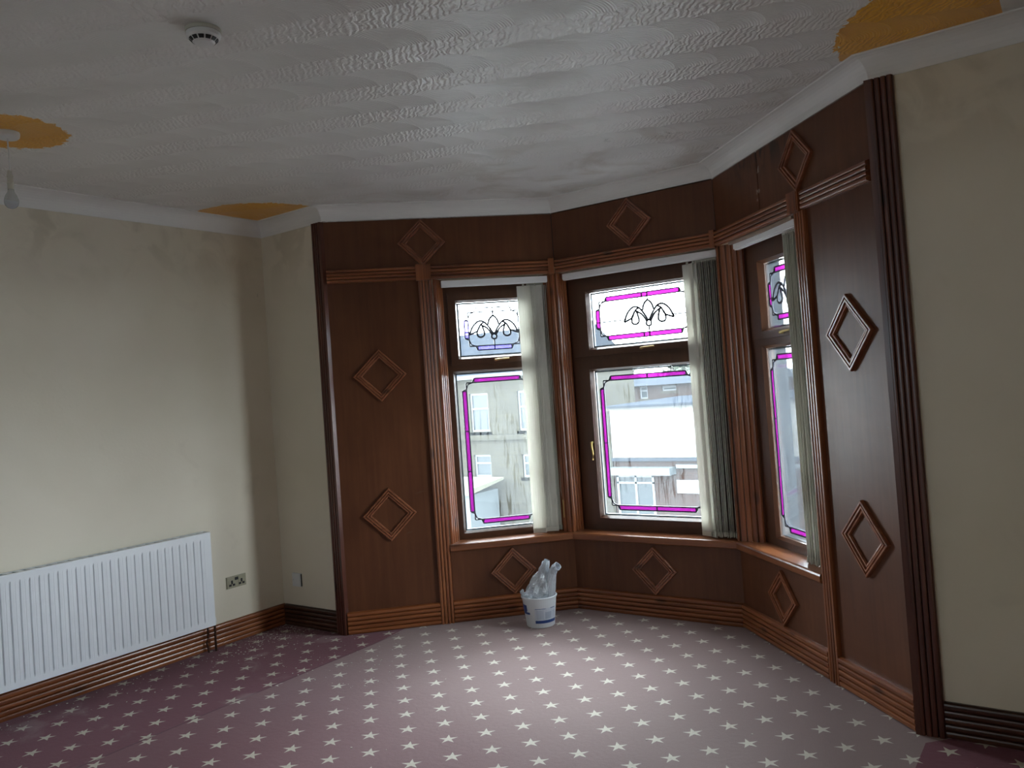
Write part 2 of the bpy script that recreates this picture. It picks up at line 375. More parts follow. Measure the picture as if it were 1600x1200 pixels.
# ------------------------------------------------------------------ mouldings
def reeds(w, n, t, seg=5):
    """profile (across, out) of a reeded board w wide with n half-round reeds, t thick; closed polygon"""
    pts = [(0, 0)]; g = w*.014; rw = (w-2*g)/n; bt = t*.5
    pts.append((0, bt))
    for i in range(n):
        x0 = g+i*rw
        for k in range(seg+1):
            a = PI*k/seg
            pts.append((x0+rw*.5-(rw*.45)*math.cos(a), bt+(t-bt)*math.sin(a)**.4))
        pts.append((x0+rw, bt*.75))
    pts.append((w, bt)); pts.append((w, 0))
    return pts
def board(name, mat, parent, fm, a0, a1, prof, M=None, m0=0, m1=0):
    """extrude prof along a; fm(a, across, out) -> local xyz; m0/m1 mitre slopes per unit of out"""
    b = MB(); rings = []
    for a, mt in ((a0, m0), (a1, m1)):
        rings.append([fm(a+mt*h, w, h) for w, h in prof])
    b.loft(rings); return b.build(name, mat, parent, M)

PL = .006   # plywood thickness proud of the wall line
def vert_board(name, parent, s0, w, z0, z1, M=None, n=4, t=.022, base=PL):
    return board(name, M_mz, parent, lambda a, c, h: (s0+c, -base-h, a), z0, z1, reeds(w, n, t), M)
def horiz_board(name, parent, s0, s1, z0, w, M=None, n=4, t=.022, base=PL, mat=None, m0=0, m1=0):
    return board(name, mat or M_mx, parent, lambda a, c, h: (a, -base-h, z0+c), s0, s1, reeds(w, n, t), M, m0, m1)

# ------------------------------------------------------------------ room shell
XR, YB, XRR, YR = .0, -2.6, 1.6, .9     # right wall, back wall, doorway recess
def outer(P, Q, d): t = (Q-P).normalized(); return Vector((-t.y, t.x))*d
o1 = A0+Vector((-.12, .30)); tn = .3*math.tan(PI/8)
pA = AB+Vector((-.124, .30)); pB = BC+Vector((.124, .30))
plan = [(XL-.25, YB-.25), (XRR+.25, YB-.25), (XRR+.25, YR+.25), (XR+.25, YR+.25), (XR+.25, YS+.3), (C1.x+.12, YS+.3), (pB.x, pB.y), (pA.x, pA.y), (A0.x-.12, YS+.3), (XL-.25, YS+.3)]
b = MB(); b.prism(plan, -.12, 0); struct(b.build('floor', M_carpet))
b = MB(); b.prism(plan, H, H+.15); struct(b.build('ceiling', M_ceil))
b = MB(); b.box(XL-.25, XL, YB-.25, YS+.3, 0, H); struct(b.build('wall_left', M_wall))
b = MB(); b.box(XL, A0.x, YS, YS+.3, 0, H); struct(b.build('wall_front_left', M_wall))
b = MB(); b.box(C1.x, XR+.25, YS, YS+.3, 0, H); struct(b.build('wall_front_right', M_wall))
b = MB(); b.box(XR, XR+.25, YR, YS, 0, H); b.box(XR+.25, XRR, YR, YR+.25, 0, H); struct(b.build('wall_right', M_wall))
b = MB(); b.box(XRR, XRR+.25, YB, YR+.25, 0, H); struct(b.build('wall_side', M_wall))
b = MB()
for q in ((XL, -2.45, 0, H), (-2.05, XRR+.25, 0, H), (-2.45, -2.05, 0, 1.1), (-2.45, -2.05, 2.0, H)): b.box(q[0], q[1], YB-.25, YB, q[2], q[3])  # hole in the unseen back wall for the added fill window
struct(b.build('wall_back', M_wall))

OPEN = {'left': (.685, 1.50), 'centre': (0, 0), 'right': (0, .895)}
NF = .10; ZH = 2.24
for k in ('left', 'centre', 'right'):
    P, a, L = SEG[k]; M = frameM(k)
    e0 = .12 if k != 'left' else .0; e1 = .12 if k != 'right' else 0
    b = MB()
    quad = [(0, 0), (L, 0), (L+e1, .3), (-e0, .3)]
    b.prism(quad, 0, ZS-.04); b.prism(quad, ZH, H)
    if k == 'left': b.prism([(0, 0), (.685, 0), (.745, NF), (.745, .3), (0, .3)], ZS-.04, ZH)
    if k == 'right': b.prism([(.90, 0), (L, 0), (L, .3), (.85, .3), (.85, NF)], ZS-.04, ZH)
    w = struct(b.build('wall_bay_'+k, M_wall, M=M))
    # plywood panels facing the wall
    def ply(s0, s1, z0, z1):
        q = MB(); q.box(s0, s1, -PL, 0, z0, z1); return q.build('plywood_panel', M_panel_st if k == 'right' and z0 > 2.2 else M_panel, w)
    if k == 'left': ply(.0, .66, .0, 2.28); ply(.0, L-.005, 2.285, 2.66); ply(.66, L, 0, ZS-.04)
    if k == 'centre': ply(.005, L-.005, 2.285, 2.66); ply(.002, L-.002, 0, ZS-.04)
    def joint(s0, s1, z0, z1):
        q = MB(); q.box(s0, s1, -.003, .001, z0, z1); q.build('panel_joint', M_black, w)
    if k != 'left': joint(0, .012, 2.285, 2.64); joint(0, .01, .14, ZS-.045)
    if k != 'right': joint(L-.012, L, 2.285, 2.64); joint(L-.01, L, .14, ZS-.045)
    if k == 'right': joint(.54, .553, 2.285, 2.66)
    if k == 'right': ply(.005, .543, 2.285, 2.66); ply(.550, L, 2.285, 2.66); ply(.002, .93, 0, ZS-.04); ply(.93, L, 0, 2.28)
# posts between the windows
def W2(k, s, n):
    P, a, L = SEG[k]; t = Vector((math.cos(a), math.sin(a))); return P+t*s+Vector((-t.y, t.x))*n
LA = SEG['left'][2]; LB = SEG['centre'][2]
for nm, k1, s1, k2, s2, s2b, oc, nose in (('wall_post_left', 'left', (LA-.012, 1.415), 'centre', .0, .014, pA, AB+Vector((.004, -.012))),
                                    ('wall_post_right', 'centre', (LB+.0, 1.095), 'right', .03, .118, pB, BC+Vector((.010, -.012)))):
    pts = [nose, W2(k2, s2, 0.004), W2(k2, s2b, NF), W2(k2, s2b, .3), oc, W2(k1, s1[1], .3), W2(k1, s1[1], NF), W2(k1, s1[0], .0)]
    b = MB(); b.prism([(p.x, p.y) for p in pts], ZS-.04, ZH); struct(b.build(nm, M_frame))

# reeded boards on the splayed reveals; a plan line from p to q, outward side given
def reveal_board(name, p, q, side, n=4, t=.014, z0=ZS, z1=ZH):
    d = (q-p); L = d.length; d.normalize(); nn = Vector((-d.y, d.x))*side
    M = Matrix.Translation((p.x, p.y, 0)) @ Matrix(((d.x, nn.x, 0), (d.y, nn.y, 0), (0, 0, 1))).to_4x4()
    o = board(name, M_mz, None, lambda a, c, h: (c, h, a), z0, z1, reeds(L, n, t), M)
    return o
tr = 0
def trimname():
    global tr; tr += 1; return 'trim_%d' % tr
nA = AB+Vector((.004, -.012)); nB = BC+Vector((.010, -.012))
struct(reveal_board(trimname(), W2('left', .685, -.004), W2('left', .745, NF), -1))
struct(reveal_board(trimname(), W2('left', LA-.008, -.006), W2('left', 1.415, NF), 1))
struct(reveal_board(trimname(), nA, W2('centre', .014, NF), -1))
struct(reveal_board(trimname(), W2('centre', LB+.002, -.006), W2('centre', 1.095, NF), 1))
struct(reveal_board(trimname(), nB+Vector((.006, .003)), W2('right', .118, NF), -1))
struct(reveal_board(trimname(), W2('right', .90, -.004), W2('right', .85, NF), 1))

# pilasters, rails, corner blocks, skirting
ML, MC_, MR = frameM('left'), frameM('centre'), frameM('right')
LC = SEG['right'][2]
struct(vert_board(trimname(), None, .590, .088, 0, 2.235, ML))
struct(vert_board(trimname(), None, .900, .090, 0, 2.235, MR))
RT = .036
def block(s0, s1, M, z0=2.232, z1=2.337):
    b = MB(); b.box(s0, s1, -PL-.032, 0, z0, z1); b.box(s0+.008, s1-.008, -PL-.035, -.02, z0+.008, z1-.008)
    o = b.build(trimname(), M_mz, M=M); struct(o)
block(.576, .674, ML); block(1.458, 1.497, ML)
block(1.105, 1.135, MC_); block(.868, .968, MR)
for s0, s1, M in ((.008, .576, ML), (.674, 1.458, ML), (.018, 1.105, MC_), (.02, .868, MR), (.974, 1.49, MR)):
    struct(horiz_board(trimname(), None, s0, s1, 2.238, .090, M, 4, .026))
k = math.tan(PI/8)
bs = [('baseboard_bay_left', .0, .590, ML), ('baseboard_bay_left_window', .678, LA-.006, ML), ('baseboard_bay_centre', .006, LB-.006, MC_),
      ('baseboard_bay_right_window', .006, .900, MR), ('baseboard_bay_right', .990, LC-.0, MR)]
for nm, s0, s1, M in bs:
    struct(horiz_board(nm, None, s0, s1, 0, .14, M, 5, .022))
struct(board('baseboard_left', M_my, None, lambda a, c, h: (XL+h, a, c), YB, YS-.001, reeds(.14, 5, .022)))
struct(board('baseboard_front_left', M_dbase, None, lambda a, c, h: (a, YS-h, c), XL+.023, -4.031, reeds(.14, 5, .022)))
struct(board('baseboard_front_right', M_dbase, None, lambda a, c, h: (a, YS-h, c), -.556, XR, reeds(.14, 5, .022)))
struct(board('baseboard_right', M_my, None, lambda a, c, h: (XR-h, a, c), YR+.01, YS-.024, reeds(.14, 5, .022)))
# posts at the mouth of the bay
for x0, x1, n_ in ((-4.030, -3.945, 'trim_post_left'), (-.652, -.557, 'trim_post_right')):
    b = MB(); b.box(x0, x1, YS-.014, YS, 0, HC)
    w = x1-x0
    b.loft([[(x0+c, YS-.012-h, z) for c, h in reeds(w, 4, .018)] for z in (0, HC)])
    if x0 < -3: b.box(x1-.008, x1+.003, YS-.03, YS+.02, 0, HC)
    else: b.box(x0-.012, x0+.008, YS-.03, YS+.012, 0, HC)
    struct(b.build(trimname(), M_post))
# coving
cove = [(0, 0), (0, -.095), (.006, -.095)]+[(.006+.087*(1-math.cos(t*PI/2)), -.089+.083*math.sin(t*PI/2)) for t in [i/8 for i in range(9)]]+[(.095, -.004), (.095, 0)]
path = [Vector((XL, YB)), Vector((XL, YS)), A0, AB, BC, C1, Vector((XR, YS)), Vector((XR, YR))]
def offs(i):
    p = path[i]; ds = []
    if i > 0: ds.append((path[i]-path[i-1]).normalized())
    if i < len(path)-1: ds.append((path[i+1]-path[i]).normalized())
    ns = [Vector((d.y, -d.x)) for d in ds]
    if len(ns) == 1: return ns[0]
    s = (ns[0]+ns[1]).normalized(); return s/s.dot(ns[0])
for i in range(len(path)-1):
    b = MB(); rings = []
    for j in (i, i+1):
        o = offs(j); rings.append([(path[j].x+o.x*w, path[j].y+o.y*w, H+z) for w, z in cove])
    b.loft(rings); struct(b.build(trimname(), M_cornice, smooth=False))

M_dia = wood('diamond_pine', (.15, .050, .022), (.26, .090, .040), (.36, .135, .060), 0)
# ------------------------------------------------------------------ diamonds
def diamond(k, s, z, r, label, rz=1.0, group='stained pine diamonds on the bay panelling'):
    t = thing('diamond_moulding', label, 'moulding', frameM(k) @ T(s, -PL, z), group)
    w = .040; d = r/math.sqrt(2)   # half side in the rotated square
    prof = [(0, 0), (0, .015), (.002, .018), (.009, .018), (.011, .009), (.0145, .009), (.0165, .017), (.024, .017), (.026, .007), (.0295, .007), (.0315, .012), (.038, .011), (.040, .004), (.040, 0)]
    for q in range(4):
        an = PI/4+q*PI/2; u = Vector((math.cos(an), math.sin(an))); v = Vector((-u.y, u.x))
        b = MB(); rings = []
        for sgn in (-1, 1):
            ring = []
            for c, h in prof:
                dist = d-c; p = u*dist+v*(sgn*dist); ring.append((p.x, -h, p.y*rz))
            rings.append(ring)
        b.loft(rings); b.build('moulding_strip', M_dia, t)
D = diamond
D('left', .627, 2.480, .156, 'dark pine diamond above the left window\'s pilaster, under the ceiling coving')
D('left', .305, 1.632, .170, 'pine diamond halfway up the tall left-hand panel')
D('left', .308, .735, .171, 'pine diamond low on the tall left-hand panel')
D('left', 1.084, .294, .152, 'glossy pine diamond under the left windowsill, behind the bucket')
D('centre', .577, 2.484, .155, 'dark pine diamond above the centre window, under the coving')
D('centre', .579, .290, .152, 'pine diamond under the centre windowsill')
D('right', .934, 2.483, .150, 'foreshortened pine diamond above the right window, under the coving')
D('right', 1.260, 1.632, .170, 'pine diamond halfway up the tall glossy right-hand panel')
D('right', 1.256, .732, .168, 'pine diamond low on the tall right-hand panel')
D('right', .484, .287, .147, 'foreshortened pine diamond under the right windowsill')

# ------------------------------------------------------------------ windows
def leadline(b, pts, y, w=.0075, t=.006):
    for (x0, z0), (x1, z1) in zip(pts[:-1], pts[1:]):
        d = Vector((x1-x0, z1-z0)); L = d.length
        if L < 1e-5: continue
        d /= L; nn = Vector((-d.y, d.x))*w/2
        A_ = [(x0+nn.x, z0+nn.y), (x0-nn.x, z0-nn.y), (x1-nn.x, z1-nn.y), (x1+nn.x, z1+nn.y)]
        b.add([(p[0], y-t, p[1]) for p in A_]+[(p[0], y, p[1]) for p in A_], [(0, 1, 2, 3), (7, 6, 5, 4), (0, 4, 5, 1), (1, 5, 6, 2), (2, 6, 7, 3), (3, 7, 4, 0)])
def bez(pts, n=8):
    out = []
    P = [pts[0]]+list(pts)+[pts[-1]]
    for i in range(1, len(P)-2):
        for t in range(n):
            u = t/n; a, b_, c, d = P[i-1], P[i], P[i+1], P[i+2]
            out.append(tuple(.5*((2*b_[j])+(-a[j]+c[j])*u+(2*a[j]-5*b_[j]+4*c[j]-d[j])*u*u+(-a[j]+3*b_[j]-3*c[j]+d[j])*u**3) for j in (0, 1)))
    out.append(tuple(pts[-1])); return out
def fleur(cx, cz, sc=1.0):
    L = []
    def m(pts): return [(cx+p[0]*sc, cz+p[1]*sc) for p in pts]
    for sg in (-1, 1):
        f = lambda pts: m([(p[0]*sg, p[1]) for p in pts])
        L.append(f(bez([(.004, -.036), (.028, .005), (.062, .045), (.10, .052), (.14, .02), (.168, -.036)])))
        L.append(f(bez([(.168, -.036), (.13, -.022), (.11, -.01), (.088, .028), (.062, .045)])))
        L.append(f(bez([(.014, -.042), (.04, -.002), (.07, .02), (.088, .028)])))
        L.append(f(bez([(.078, .024), (.066, -.02), (.068, -.045), (.09, -.056), (.112, -.045), (.112, -.015), (.098, .012)])))
        L.append(f(bez([(0, .088), (.022, .068), (.034, .04), (.034, .026)])))
    L.append(m([(0.018*math.cos(2*PI*i/14), -.055+.018*math.sin(2*PI*i/14)) for i in range(15)]))
    return L
def pane(win, x0, x1, z0, z1, yg, matg, band, motif=None, seglen=.21, sides='tblr'):
    b = MB(); b.box(x0-.012, x1+.012, yg, yg+.006, z0-.012, z1+.012); b.build('glass_pane', matg, win)
    # silver spacer round the sealed unit
    b = MB()
    for q in ((x0, x0+.010, z0, z1), (x1-.010, x1, z0, z1), (x0, x1, z0, z0+.010), (x0, x1, z1-.010, z1)):
        b.box(q[0], q[1], yg+.007, yg+.020, q[2], q[3])
    b.build('glazing_spacer', M_spacer, win)
    o, i, nt_ = .040, .068, .055
    yl = yg-.001
    b = MB()
    IX0, IX1, IZ0, IZ1 = x0+i, x1-i, z0+i, z1-i; OX0, OX1, OZ0, OZ1 = x0+o, x1-o, z0+o, z1-o
    leadline(b, [(IX0, IZ0), (IX1, IZ0), (IX1, IZ1), (IX0, IZ1), (IX0, IZ0)], yl)
    def strip(c0, c1, d0, d1, horiz, mat):
        L = c1-c0; n = max(1, round(L/seglen)); 
        for q in range(n):
            a, e = c0+L*q/n, c0+L*(q+1)/n
            s_ = MB()
            if horiz: s_.box(a+.001, e-.001, yl-.003, yl, d0, d1)
            else: s_.box(d0, d1, yl-.003, yl, a+.001, e-.001)
            s_.build('stained_glass_piece', mat, win)
            if horiz: leadline(b, [(a, d0), (a, d1)], yl-.001)
            else: leadline(b, [(d0, a), (d1, a)], yl-.001)
        if horiz: leadline(b, [(c1, d0), (c1, d1)], yl-.001)
        else: leadline(b, [(d0, c1), (d1, c1)], yl-.001)
    bt = dict(t=band, b=band, l=band, r=band) if not isinstance(band, dict) else band
    for key, c0, c1, d0, d1, hz, ol in (('t', IX0+nt_, IX1-nt_, IZ1, OZ1, True, [(IX0+nt_, OZ1), (IX1-nt_, OZ1)]), ('b', IX0+nt_, IX1-nt_, OZ0, IZ0, True, [(IX0+nt_, OZ0), (IX1-nt_, OZ0)]),
                                ('l', IZ0+nt_, IZ1-nt_, OX0, IX0, False, [(OX0, IZ0+nt_), (OX0, IZ1-nt_)]), ('r', IZ0+nt_, IZ1-nt_, IX1, OX1, False, [(OX1, IZ0+nt_), (OX1, IZ1-nt_)])):
        leadline(b, ol, yl)
        if bt[key]: strip(c0, c1, d0, d1, hz, bt[key])
    for sx, cx, ox in ((1, IX0, OX0), (-1, IX1, OX1)):
        for sz, cz, oz in ((1, IZ0, OZ0), (-1, IZ1, OZ1)):
            leadline(b, [(cx+sx*(nt_-.0), oz), (cx+sx*(nt_-.012), cz)], yl); leadline(b, [(ox, cz+sz*nt_), (cx, cz+sz*(nt_-.012))], yl)
            arc = [(cx+sx*(nt_-.012)*(1-math.sin(t)) if 0 else cx+sx*(nt_-.012)*math.cos(t), cz+sz*(nt_-.012)*math.sin(t)) for t in [PI/2*q/6 for q in range(7)]]
            arc = [(cx+sx*(nt_-.012)-sx*(nt_-.012)*math.cos(t), cz+sz*(nt_-.012)-sz*(nt_-.012)*math.sin(t)) for t in [PI/2*q/6 for q in range(7)]]
            leadline(b, [(cx+sx*(nt_-.012), cz), (cx+sx*.012, cz+sz*.012), (cx, cz+sz*(nt_-.012))], yl)
    if motif:
        cx, cz, sc = motif
        for l in fleur(cx, cz, sc): leadline(b, l, yl, .012, .006)
        leadline(b, [(cx, cz+.088*sc), (cx, OZ1)], yl); leadline(b, [(cx, cz-.073*sc), (cx, OZ0)], yl)
        leadline(b, [(OX0, cz-.02*sc), (cx-.15*sc, cz-.02*sc)], yl); leadline(b, [(cx+.15*sc, cz-.02*sc), (OX1, cz-.02*sc)], yl)
    b.build('lead_came', M_lead, win)
def ring(b, x0, x1, z0, z1, w, y0, y1, bev=.006):
    """rectangular frame with a small stepped bead towards the inside"""
    for q in ((x0, x1, z0, z0+w[0]), (x0, x1, z1-w[1], z1)): b.box(q[0], q[1], y0, y1, q[2], q[3])
    for q in ((x0, x0+w[2]), (x1-w[3], x1)): b.box(q[0], q[1], y0, y1, z0+w[0], z1-w[1])
def bead(b, x0, x1, z0, z1, y, d=.014):
    """sloping bead inside the opening, from the frame face back to the glass"""
    O = [(x0-.0, z0-.0), (x1, z0), (x1, z1), (x0, z1)]; I = [(x0+d, z0+d), (x1-d, z0+d), (x1-d, z1-d), (x0+d, z1-d)]
    vs = [(p[0], y[0], p[1]) for p in O]+[(p[0], y[1], p[1]) for p in I]+[(p[0], y[1], p[1]) for p in O]
    b.add(vs, [(i, (i+1) % 4, 4+(i+1) % 4, 4+i) for i in range(4)]+[(4+i, 4+(i+1) % 4, 8+(i+1) % 4, 8+i) for i in range(4)])
def handle(win, x, z, horiz):
    b = MB(); 
    if horiz:
        b.box(x-.045, x-.010, -.0, .012, z-.010, z+.010); b.tube([(x-.03, -.004, z), (x-.03, -.022, z), (x+.0, -.026, z+.004), (x+.065, -.024, z+.006)], [.008, .008, .006, .005])
    else:
        b.box(x-.010, x+.010, -.0, .012, z-.03, z+.04); b.tube([(x, -.004, z+.03), (x, -.024, z+.03), (x+.002, -.028, z+.0), (x+.008, -.026, z-.05), (x+.003, -.026, z-.085)], [.009, .009, .007, .006, .006])
    b.build('handle', M_brass, win, Matrix.Translation((0, NF+.002, 0)))
M_outer = plain('weathered_outer_stone', (.020, .026, .034), .9)
z_lo = ZS-.02
def window(idx, k, xf0, xf1, up, lo, motif, lower_sash, bands, label):
    P, a, L = SEG[k]; M = frameM(k)
    win = bpy.data.objects.new('window_%d' % idx, None); C.objects.link(win); win.matrix_world = M; win['kind'] = 'structure'
    y0, y1 = NF, NF+.06; yg = NF+.032
    b = MB()
    for q in ((xf0, xf0+.02, z_lo, 2.24), (xf1-.02, xf1, z_lo, 2.24)): b.box(q[0], q[1], y1+.022, .31, q[2], q[3])
    b.box(xf0, xf1, y1+.022, .33, z_lo-.02, z_lo+.01); b.box(xf0, xf1, y1+.022, .31, 2.215, 2.24)
    b.build('outer_reveal', M_outer, win)
    b = MB(); z0, z1 = ZS-.03, 2.245; zt0, zt1 = 1.635, 1.672
    ux0, ux1, uz0, uz1 = up; lx0, lx1, lz0, lz1 = lo
    lf0 = xf0+.052; lf1 = xf1-.052
    # outer frame + transom, pieces set by the openings they leave
    def hole_frame(X0, X1, Z0, Z1, h, y0_, y1_):
        hx0, hx1, hz0, hz1 = h
        b.box(X0, X1, y0_, y1_, Z0, hz0); b.box(X0, X1, y0_, y1_, hz1, Z1); b.box(X0, hx0, y0_, y1_, hz0, hz1); b.box(hx1, X1, y0_, y1_, hz0, hz1)
    su = (lf0, lf1, 1.674, 2.150)
    hole_frame(xf0, xf1, 1.655, z1, su, y0+.010, y1+.02)
    if lower_sash: sl = (lf0+.0, lf1, .548, 1.634)
    else: sl = (lx0-.014, lx1+.014, lz0-.014, lz1+.014)
    hole_frame(xf0, xf1, z0, 1.655, sl, y0+.010, y1+.02)
    if not lower_sash: bead(b, *sl, (y0+.010, yg-.001))
    b.build('frame', M_frame, win)
    def sash(s, g):
        q = MB()
        g2 = (g[0]-.014, g[1]+.014, g[2]-.014, g[3]+.014); e = .006
        X0, X1, Z0, Z1 = s[0]-e, s[1]+e, s[2]-e, s[3]+e
        for (a0, a1, c0, c1) in ((X0, X1, Z0, g2[2]), (X0, X1, g2[3], Z1), (X0, g2[0], g2[2], g2[3]), (g2[1], X1, g2[2], g2[3])):
            q.box(a0, a1, y0-.004, y1, c0, c1)
        bead(q, *g2, (y0-.004, yg-.001)); q.build('sash', M_frame, win)
    sash(su, up)
    if lower_sash: sash(sl, lo)
    pane(win, ux0, ux1, uz0, uz1, yg, M_gl_dry, bands[0], motif, .21)
    pane(win, lx0, lx1, lz0, lz1, yg, M_gl_wet, bands[1], None, .30)
    handle(win, (ux0+ux1)/2+.02, 1.688, True)
    if lower_sash: handle(win, lx0-.030, 1.06, False)
    return win
w4 = bpy.data.objects.new('window_4', None); C.objects.link(w4); w4.location = (-2.45, YB-.12, 0); w4['kind'] = 'structure'   # added window behind the camera, unseen, lets in fill light
b = MB()
for q in ((0, .05, 1.1, 2.0), (.35, .40, 1.1, 2.0), (.05, .35, 1.1, 1.15), (.05, .35, 1.95, 2.0)): b.box(q[0], q[1], -.03, .03, q[2], q[3])
b.build('frame', M_frame, w4)
b = MB(); b.box(.05, .35, -.005, .005, 1.15, 1.95); b.build('glass_pane', M_gl_dry, w4)
W1 = window(1, 'left', .735, 1.43, (.846, 1.325, 1.722, 2.088), (.803, 1.362, .558, 1.614), (1.085, 1.905, 1.0), False, (dict(t=None, b=M_lilac, l=M_lilac, r=None), M_magenta), '')
W2_ = window(2, 'centre', .0, 1.11, (.178, .945, 1.722, 2.088), (.170, .950, .600, 1.564), (.600, 1.905, 1.05), True, (M_magenta, M_magenta), '')
W3 = window(3, 'right', .112, .862, (.285, .735, 1.722, 2.088), (.240, .775, .558, 1.614), (.53, 1.905, 1.0), False, (M_magenta, M_magenta), '')

# window sills, one board per window with mitred ends
def sill(k, s0, s1, m0, m1, win):
    fo = .034; th = .046; r = .012
    prof = [(-fo+r, ZS), (-fo+.003, ZS-.004), (-fo, ZS-r), (-fo, ZS-th+.006), (-fo+.006, ZS-th), (0.0, ZS-th), (.02, ZS-th), (NF+.02, ZS-th), (NF+.02, ZS)]
    b = MB(); rings = []
    for s, mt in ((s0, m0), (s1, m1)): rings.append([(s+mt*n, n, z) for n, z in prof])
    b.loft(rings); return b.build('window_sill', M_sill, win)
sill('left', .680, LA, 0, k*.0+.414, W1); sill('centre', 0, LB, -.414, .414, W2_); sill('right', 0, .898, -.414, 0, W3)

# ------------------------------------------------------------------ vertical blinds
M_head = plain('white_headrail', (.86, .87, .88), .4, .03)
def blind(kk, h0, h1, slats, label, cordx):
    t = thing('vertical_blind', label, 'blind', frameM(kk) @ T(0, 0, 0), 'vertical blinds drawn to the right of the bay windows')
    b = MB(); b.box(h0, h1, .012, .052, 2.192, 2.228); b.box(h0, h1, .020, .044, 2.186, 2.192); b.build('headrail', M_head, t)
    for (s, y, ang, w, zb) in slats:
        b = MB(); rings = []; n = 7; ca, sa = math.cos(ang), math.sin(ang)
        tilt = random.uniform(-.004, .004)
        for zi in range(6):
            z = zb+(2.172-zb)*zi/5; f = (1-zi/5); tw = ang+f*random.uniform(-.05, .05)
            ca, sa = math.cos(tw), math.sin(tw); fr = []
            for q in range(n):
                u = -w/2+w*q/(n-1); c = .006*(1-(2*q/(n-1)-1)**2)
                fr.append((s+tilt*f+u*ca-c*sa, y+u*sa+c*ca, z))
            fr2 = [(p[0]-.0012*-sa, p[1]-.0012*ca, p[2]) for p in reversed(fr)]
            rings.append(fr+fr2)
        b.loft(rings); o = b.build('slat', M_fabric, t, smooth=False)
        b = MB(); b.box(s-.006, s+.006, y-.004, y+.004, 2.168, 2.192); b.build('carrier_hook', M_cream, t)
        # bottom weight
        ca, sa = math.cos(ang), math.sin(ang)
        R_ = Matrix.Translation((s, y, zb)) @ Matrix.Rotation(ang, 4, 'Z')
        b = MB(); b.box(-w/2+.006, w/2-.006, -.0035, .0035, .002, .03, M=R_); b.build('bottom_weight', M_cream, t)
    b = MB(); zz = [2.19-(2.19-.78)*i/8 for i in range(9)]
    b.tube([(cordx+.003*math.sin(i*1.3), .035, z) for i, z in enumerate(zz)]+[(cordx+.006, .03, .70), (cordx+.014, .03, .78)]+[(cordx+.014+.002*math.sin(i), .035, z) for i, z in enumerate(reversed(zz))], .0016, 5)
    b.build('control_cord', M_cream, t)
    b = MB(); b.tube([(cordx+.008, .028, .72), (cordx+.008, .028, .60)], .0045, 8); b.build('cord_weight', M_brass, t)
    return t
# left: two slats turned flat towards the room, the rest stacked behind them
sl = [(1.292, .040, math.radians(-16), .089, .512), (1.372, .034, math.radians(-8), .089, .516)]+[(1.325+.0105*i, .062, math.radians(-62), .060, .520) for i in range(11)]
blind('left', .742, 1.455, sl, 'left window\'s blind, grey-cream slats turned flat and bunched together', 1.452)
sl = [(.922, .045, math.radians(-22), .085, .512), (.962, .042, math.radians(-38), .085, .508)]+[(.978+.0125*i, .046, math.radians(-70+2*math.sin(i*2.1)), .085, .516+.003*math.sin(i*1.7)) for i in range(14)]
blind('centre', .046, 1.158, sl, 'centre window\'s wide blind, many cream slats bunched edge-on', 1.150)
sl = [(.668+.0165*i, .046, math.radians(-36+3*math.sin(i*1.9)), .074, .512+.004*math.sin(i*2.3)) for i in range(10)]
blind('right', .17, .838, sl, 'right window\'s narrow blind, thin slats seen edge-on beside the pilaster', .83)

b = MB(); b.loft([[(s, -.002, z0), (s, .034, z0), (s, .034, z0+.016), (s, -.002, z0+.016)] for s, z0 in ((.14, 2.222), (.30, 2.219), (.5, 2.218), (.7, 2.220), (.84, 2.223))])
struct(b.build(trimname(), plain('bare_split_batten', (.36, .27, .21), .7, .3, 20), M=MR))

